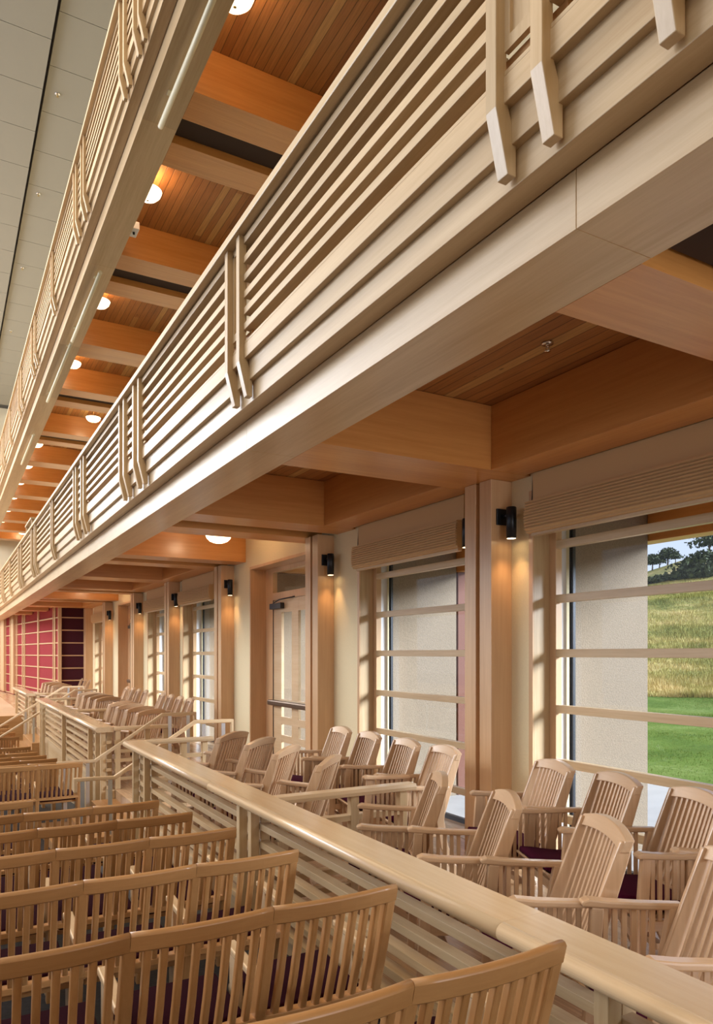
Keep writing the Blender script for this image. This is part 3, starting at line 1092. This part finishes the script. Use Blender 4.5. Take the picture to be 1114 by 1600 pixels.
def make_armchair():
    r_ = empty('armchair', (0, 0, 0), 'pale wooden slat-back armchair', 'chair')
    C = 'chair_'
    # stiles: board-like, leaning
    for s in (-1, 1):
        st = MB()
        path = [(s * 0.232, -0.165, 0.34), (s * 0.232, -0.225, 0.50), (s * 0.232, -0.285, 0.68), (s * 0.232, -0.340, 0.84), (s * 0.232, -0.363, 0.908)]
        st.sweep(path, 0.025, [0.09, 0.085, 0.074, 0.062, 0.054], up=(0, 1, 0.3))
        st.build('back_stile', C + 'Z', r_, bevel=0.006)
    # crest rail, arched and bowed
    cr = MB()
    n = 10
    ringsf = []
    for i in range(n + 1):
        u = -1 + 2 * i / n
        x = u * 0.248
        bow = -0.022 * (1 - u * u)
        zt = 0.918 + 0.036 * (1 - abs(u) ** 2.0)
        zb = 0.866 + 0.020 * (1 - u * u)
        yt = -0.372 + bow
        yb2 = -0.350 + bow
        ringsf.append([(x, yb2 - 0.023, zb), (x, yb2 + 0.020, zb), (x, yt + 0.018, zt), (x, yt - 0.023, zt)])
    v = [q for r in ringsf for q in r]
    f = [(0, 1, 2, 3), tuple(4 * n + k for k in (3, 2, 1, 0))]
    for i in range(n):
        for q in range(4):
            a, b2 = 4 * i + q, 4 * i + (q + 1) % 4
            f.append((a, b2, b2 + 4, a + 4))
    cr.add(v, f)
    crest = cr.build('crest_rail', C + 'X', r_, bevel=0.005)
    # slats
    sl = MB()
    ns = 10
    for i in range(ns):
        u = -1 + 2 * (i + 1) / (ns + 1)
        x = u * 0.222
        bow = -0.028 * (1 - u * u)
        sl.sweep([(x, -0.19 + bow, 0.40), (x, -0.235 + bow, 0.52), (x, -0.292 + bow, 0.69), (x, -0.357 + bow, 0.884)], 0.0185, 0.028, up=(0, 1, 0.3))
    sl.build('back_slats', C + 'Z', r_, bevel=0.003)
    lr = MB()
    lr.sweep([(x / 10 * 0.225, -0.19 - 0.028 * (1 - (x / 10) ** 2), 0.40) for x in range(-10, 11, 4)], 0.03, 0.05)
    lr.build('lower_rail', C + 'X', r_, bevel=0.004)
    MB().box(-0.013, 0.013, -0.374, -0.368, 0.905, 0.921).build('number_plate', 'brass', crest)
    # seat shell and cushion
    sh = [(-0.235, 0.33), (-0.12, 0.335), (0.03, 0.345), (0.15, 0.375), (0.205, 0.425), (0.198, 0.437), (0.14, 0.40), (0.02, 0.365), (-0.12, 0.355), (-0.235, 0.35)]
    MB().prism([(y, z) for y, z in sh], 'X', -0.225, 0.225, True).build('seat_shell', C + 'X', r_, bevel=0.003)
    cu = MB()
    prof = [(-0.20, 0.36), (-0.12, 0.362), (0.02, 0.372), (0.13, 0.405), (0.187, 0.435), (0.194, 0.452), (0.18, 0.465), (0.11, 0.458), (-0.02, 0.437), (-0.15, 0.427), (-0.205, 0.42), (-0.215, 0.39)]
    cu.prism(prof, 'X', -0.215, 0.215, True)
    cu.build('seat_cushion', 'burgundy', r_, bevel=0.014, bseg=3)
    # arms
    for s in (-1, 1):
        am = MB()
        pth = [(s * 0.268, -0.27, 0.668), (s * 0.272, -0.10, 0.672), (s * 0.277, 0.03, 0.679), (s * 0.279, 0.115, 0.687), (s * 0.279, 0.142, 0.682)]
        am.sweep(pth, [0.045, 0.052, 0.056, 0.056, 0.048], [0.028, 0.03, 0.03, 0.034, 0.022])
        am.build('armrest', C + 'Y', r_, bevel=0.008)
        sp = MB()
        for q in range(6):
            y = -0.150 + q * 0.039
            sp.box(s * 0.262, s * 0.276, y - 0.011, y + 0.011, 0.345, 0.665)
        sp.build('side_slats', C + 'Z', r_, bevel=0.002)
        MB().box(s * 0.255, s * 0.281, -0.20, 0.11, 0.30, 0.352).build('side_rail', C + 'Y', r_, bevel=0.003)
        MB().sweep([(s * 0.268, 0.125, 0.0), (s * 0.268, 0.105, 0.30), (s * 0.268, 0.080, 0.668)], 0.034, [0.04, 0.055, 0.05], up=(0, 1, 0)).build('leg', C + 'Z', r_, bevel=0.004)
        MB().sweep([(s * 0.262, -0.335, 0.0), (s * 0.262, -0.235, 0.22), (s * 0.262, -0.20, 0.42), (s * 0.262, -0.235, 0.662)], 0.034, [0.045, 0.06, 0.065, 0.045], up=(0, 1, 0)).build('leg', C + 'Z', r_, bevel=0.004)
    MB().box(-0.265, 0.265, -0.02, 0.02, 0.20, 0.235).build('stretcher', C + 'X', r_, bevel=0.003)
    MB().box(-0.265, 0.265, 0.09, 0.115, 0.29, 0.335).build('front_rail', C + 'X', r_, bevel=0.003)
    return r_


proto = make_armchair()
index_kids(proto)
first = [True]


def place_chair(tx, ty, phi, lab, grp):
    """tx, ty: where the middle of the crest stands; phi: turn to the hall from straight along the hall"""
    o = proto if first[0] else copy_tree(proto)
    first[0] = False
    a = R(phi)
    ly = -0.385 * 1.05
    o.location = (tx + ly * math.sin(a), ty - ly * math.cos(a), ZT)
    o.rotation_euler = (0, 0, a)
    tag(o, lab, 'chair', grp)
    o.scale = (1.11, 1.05, 1.05)
    return o


def chairs(x, ylist, phi, where, grp, words=None):
    for i, y in enumerate(ylist):
        xx = x[i] if isinstance(x, (list, tuple)) else x
        pp = phi[i] if isinstance(phi, (list, tuple)) else phi
        w_ = words[i] if words else ORD[i] + ' from the camera'
        place_chair(xx, y, pp, 'slatted armchair with burgundy seat %s, %s' % (where, w_), grp)


G1, G2 = 'armchairs in the row by the windows', 'armchairs in the row behind the railing'
chairs([3.76, 3.79, 3.84, 3.90], [2.06, 2.68, 3.30, 3.93], [64, 66, 68, 71], 'by the grass hill window', G1)
chairs(3.72, [5.02, 5.61, 6.28, 6.88], [77, 79, 80, 81], 'at the window beyond the near column', G1)
chairs([2.72, 2.74, 2.77, 2.83], [1.72, 2.42, 3.15, 3.88], [63, 62, 61, 60], 'behind the long railing', G2,
       ['nearest the camera', 'second from the camera', 'third from the camera', 'just before the partition rail'])
chairs([2.59, 2.55, 2.58, 2.54], [4.97, 5.67, 6.34, 6.97], [47, 46, 42, 40], 'past the partition rail', G2)
chairs(3.80, [12.65, 13.28, 13.9, 14.5], 82, 'at the window beyond the door', G1)
chairs(3.80, [15.9, 16.55, 17.15, 17.75], 82, 'at the second window beyond the door', G1)
chairs(2.55, [10.35, 11.0, 11.65, 12.3], 34, 'with white-lit back past the door aisle', G2)
chairs(2.60, [13.7, 14.35, 15.0, 15.65], 30, 'past the rail in the middle distance', G2)
chairs(2.62, [19.8, 20.5, 21.2, 21.9], 28, 'in the far row by the stage', G2)
chairs(3.80, [22.9, 23.6, 24.3], 80, 'against the farthest window', G1)


# ------------------------------------------------------------------ stalls seats
SW = 0.485


def seat_back_pt(x, z):
    s = (z - 0.42) / 0.48
    u = x / (SW / 2)
    return Vector((x, -0.155 - 0.145 * s - 0.022 * (1 - u * u), z))


def make_stall_seat(end_post):
    r_ = empty('stall_seat', (0, 0, 0), 'beech slat-back stall seat', 'seat')
    C = 'beech_'
    H = SW / 2
    # crest, thick rounded, bowed
    n = 8
    prof = [(-0.020, -0.046), (-0.015, -0.052), (0.011, -0.052), (0.017, -0.044), (0.020, -0.004), (0.014, 0.011), (0.002, 0.016), (-0.010, 0.014), (-0.019, 0.004)]
    v, f = [], []
    for i in range(n + 1):
        x = -H + 0.0008 + (SW - 0.0016 + (0.022 if end_post else 0)) * i / n
        c = seat_back_pt(min(x, H), 0.885)
        c.x = x
        for (py_, pz_) in prof:
            v.append((c.x, c.y + py_ - 0.28 * pz_, c.z + pz_))
    m_ = len(prof)
    f = [tuple(range(m_)), tuple(m_ * n + q for q in range(m_))[::-1]]
    mb = MB().add(v, f)
    for i in range(n):
        for q in range(m_):
            a, b2 = i * m_ + q, i * m_ + (q + 1) % m_
            mb.f.append((a, b2, b2 + m_, a + m_))
            mb.smooth.append(q not in (0 - 1, 1, 3, m_ - 1))
    mb.build('crest_rail', C + 'X', r_)
    sl = MB()
    ns = 8
    for i in range(ns):
        u = -1 + 2 * (i + 1) / (ns + 1)
        x = u * (H - 0.004)
        p0, p1 = seat_back_pt(x, 0.46), seat_back_pt(x, 0.845)
        pm = seat_back_pt(x, 0.62) + Vector((0, -0.006, 0))
        sl.sweep([p0, pm, p1], 0.0245, 0.031, up=(0, 1, 0.3))
    sl.build('back_slats', C + 'Z', r_, bevel=0.006)
    lr = MB()
    lr.sweep([seat_back_pt(-H + SW * q / 6, 0.455) for q in range(7)], 0.045, 0.03)
    lr.build('lower_rail', C + 'X', r_, bevel=0.004)
    sides = (-1, 1) if end_post else (-1,)
    for s in sides:
        xx = s * H
        pp = MB()
        a0, a1 = Vector((xx, -0.145, 0.40)), Vector((xx, -0.305, 0.905))
        pp.sweep([(xx, -0.07, 0.0), (xx, -0.11, 0.25), (xx, -0.150, 0.42), (xx, -0.225, 0.66), (xx, -0.288, 0.862)], 0.044, [0.05, 0.05, 0.058, 0.054, 0.040], up=(0, 1, 0.3))
        pp.build('back_post', C + 'Z', r_, bevel=0.008)
    for s in sides:
        xx = s * H
        MB().sweep([(xx, -0.17, 0.60), (xx, 0.0, 0.612), (xx, 0.14, 0.62)], 0.045, 0.028).build('armrest', 'cap_Y', r_, bevel=0.006)
        MB().box(xx - 0.016, xx + 0.016, 0.03, 0.10, 0.0, 0.598).build('arm_post', 'cap_X', r_, bevel=0.004)
    # cushion, pan
    prof = [(-0.13, 0.405), (0.20, 0.425), (0.235, 0.445), (0.232, 0.475), (0.20, 0.488), (0.0, 0.472), (-0.13, 0.465)]
    pan = MB().box(-H + 0.03, H - 0.03, -0.13, 0.215, 0.385, 0.412).build('seat_pan', C + 'X', r_, bevel=0.003)
    MB().prism(prof, 'X', -H + 0.035, H - 0.035, True).build('seat_cushion', 'seat_fabric', r_, bevel=0.012, bseg=3)
    MB().tube([(-H + 0.03, 0.222, 0.402), (H - 0.03, 0.222, 0.402)], 0.018, 8).build('front_edge', 'cap_X', pan)
    return r_


pe = make_stall_seat(True)
pm = make_stall_seat(False)
index_kids(pe)
index_kids(pm)
used = {id(pe): False, id(pm): False}
ROWS = [(1.49, 1.5, 4), (2.354, 1.5, 4), (3.24, 1.5, 4), (4.107, 1.5, 4), (4.976, 1.5, 4), (5.877, 1.5, 4), (6.75, 0.66, 3),
        (9.57, 1.5, 4), (10.55, 1.47, 3), (11.5, 1.45, 3), (12.6, 1.43, 3), (13.8, 1.42, 3), (14.9, 1.42, 3), (17.3, 1.42, 3), (18.3, 1.42, 3), (19.3, 1.42, 3), (20.3, 1.42, 3)]
ZTOP = {0: -.783, 1: -.864, 2: -.938, 3: -1.009, 4: -1.083, 5: -1.159, 6: -1.225, 7: -1.33}
for ri, (y, xe, n) in enumerate(ROWS):
    z = ZTOP.get(ri, fz(y + 0.3) + 0.905)
    for k in range(n):
        src = pe if k == 0 else pm
        if used[id(src)]:
            o = copy_tree(src)
        else:
            o = src
            used[id(src)] = True
        o.location = (xe - 0.02 - SW / 2 - k * SW, y + 0.30, z - 0.915)
        if k == 0:
            wh = 'at the right end of the %s row from the camera' % ORD[ri] if ri < 16 else 'at the right end of the row before the stage'
        else:
            wh = '%s from the right in the %s row from the camera' % (ORD[k], ORD[ri]) if ri < 16 else '%s from the right end in the row before the stage' % ORD[k]
        tag(o, 'beech slat seat ' + wh, 'seat', 'fixed seats in rows on the hall floor')

# ------------------------------------------------------------------ outside: path, lawn, meadow, hill, trees
struct(MB().box(4.79, 9.4, -12, 60, -2.2, -1.84).build('floor', 'concrete', bevel=0.0))


def hill_z(x, y):
    r = math.hypot(x, y)
    # distance along the view through the window
    base = -1.86
    if r > 26:
        s = (r - 26)
        base += 0.155 * s
    az = math.degrees(math.atan2(x, y))
    if r > 26:
        base += (r - 26) * 0.0065 * max(-12, min(12, az - 53.5)) * max(0, min(1, (r - 70) / 60))
    base += 0.5 * min(1, max(0, (r - 26) / 10)) * (noise.noise(Vector((x * 0.06, y * 0.06, 0))) + 0.35 * noise.noise(Vector((x * 0.3, y * 0.3, 3))))
    return base


def land(name, r0, r1, nr, az0, az1, na, mat, pw=1.0):
    v, f = [], []
    # rings between r0 and r1 that never come nearer than the path's outer edge
    for i in range(nr + 1):
        q = (i / nr) ** pw
        for j in range(na + 1):
            az = R(18 + 122 * j / na)
            e = 9.4 / max(0.05, math.sin(az))
            a = e if r0 < 10 else max(r0, e)
            b_ = max(r1, e + 0.01)
            r = a + (b_ - a) * q
            x, y = r * math.sin(az), r * math.cos(az)
            v.append((x, y, hill_z(x, y)))
    for i in range(nr):
        for j in range(na):
            a = i * (na + 1) + j
            f.append((a, a + 1, a + na + 2, a + na + 1))
    mb = MB()
    mb.add(v, f, True)
    return mb.build(name, mat, origin=(0, 0, 0))


tag(land('lawn', 9.4, 28.5, 30, 0, 1, 60, 'lawn'), 'mown green lawn outside the near window', 'lawn', kind='stuff')
tag(land('meadow', 28.5, 150, 110, 0, 1, 90, 'meadow', 1.4), 'tall dry grass meadow rising up the hill outside', 'meadow', kind='stuff')


def blades(name, mat, n, r0, r1, az0, az1, h0, h1, wd, label, cat, pw=1.0):
    rnd = random.Random(5)
    mb = MB()
    for i in range(n):
        r = r0 + (r1 - r0) * rnd.random() ** pw
        az = R(az0 + (az1 - az0) * rnd.random())
        x, y = r * math.sin(az), r * math.cos(az)
        if x < 9.6:
            continue
        z = hill_z(x, y) - 0.02
        cl = 0.5 + 0.8 * max(0, noise.noise(Vector((x * 0.35, y * 0.35, 7))) + 0.3)
        h = (h0 + (h1 - h0) * rnd.random()) * cl
        a = rnd.random() * math.pi
        wx, wy = math.cos(a) * wd, math.sin(a) * wd
        lx, ly = (rnd.random() - 0.5) * h * 0.7, (rnd.random() - 0.5) * h * 0.7
        mb.add([(x - wx, y - wy, z), (x + wx, y + wy, z), (x + lx, y + ly, z + h)], [(0, 1, 2)])
    o = mb.build(name, mat, origin=(0, 0, 0))
    tag(o, label, cat, kind='stuff')


blades('lawn_grass', 'blade_green', 60000, 10.5, 28.5, 47, 60, 0.03, 0.08, 0.006, 'short green grass blades on the lawn outside', 'grass', 0.7)
blades('meadow_grass', 'blade_dry', 80000, 28.3, 90, 47, 60, 0.12, 0.42, 0.018, 'long dry grass stalks in the meadow outside', 'grass', 1.3)


def tree(px, py_base, d, hh, wd, lab, cat='tree', seed=0):
    u = (px - 557) / F_PX * d
    X = d * math.sin(TH) + u * math.cos(TH)
    Y = d * math.cos(TH) - u * math.sin(TH)
    Z = hill_z(X, Y) - 0.3
    r_ = empty('tree' if cat == 'tree' else 'bush', (X, Y, Z), lab, cat, 'trees and bushes on the hill')
    rnd = random.Random(seed)
    v, f = [], []
    mb = MB()
    th = hh * (0.45 if cat == 'tree' else 0.1)
    if cat == 'tree':
        MB().tube([(X, Y, Z), (X + 0.1, Y, Z + th * 0.6), (X - 0.1, Y, Z + hh * 0.7)], [0.045 * hh, 0.035 * hh, 0.015 * hh], 8).build('trunk', 'bark', r_)
    for q in range(900):
        a, b2, c = rnd.gauss(0, 0.33), rnd.gauss(0, 0.33), rnd.random()
        lob = 0.75 + 0.5 * noise.noise(Vector((a * 3 + seed, b2 * 3, c * 3)))
        x, y = X + a * wd * lob, Y + b2 * wd * lob
        k = 1 - min(1, math.hypot(a, b2) / 1.0) ** 2
        z = Z + th + c * (hh - th) * max(0.15, k)
        s = wd * 0.055
        d1 = Vector((rnd.gauss(0, 1), rnd.gauss(0, 1), rnd.gauss(0, 1))).normalized() * s
        d2 = Vector((rnd.gauss(0, 1), rnd.gauss(0, 1), rnd.gauss(0, 1))).normalized() * s
        p = Vector((x, y, z))
        mb.add([p - d1, p + d2, p + d1, p - d2], [(0, 1, 2, 3)])
    mb.build('foliage', 'foliage', r_)


tree(1019, 890, 136, 3.4, 3.0, 'small dark tree at the left end of the hill skyline', seed=1)
tree(1030, 890, 138, 2.8, 2.6, 'second small tree from the left on the hill skyline', seed=8)
tree(1043, 888, 137, 3.6, 3.4, 'rounded tree standing on the hill skyline, third from the left', seed=2)
tree(1055, 888, 136, 2.2, 2.2, 'low tree right of the rounded one on the hill skyline', seed=9)
tree(1108, 880, 120, 5.0, 4.5, 'tall spreading tree at the top right of the hill', seed=3)
tree(1079, 905, 84, 2.6, 4.4, 'broad dark oak bush on the slope, left one of the two', 'bush', seed=4)
tree(1101, 905, 82, 3.4, 4.8, 'broad dark oak bush on the slope, right one of the two', 'bush', seed=5)
tree(1040, 910, 88, 1.0, 5.0, 'low line of scrub below the skyline trees', 'bush', seed=6)
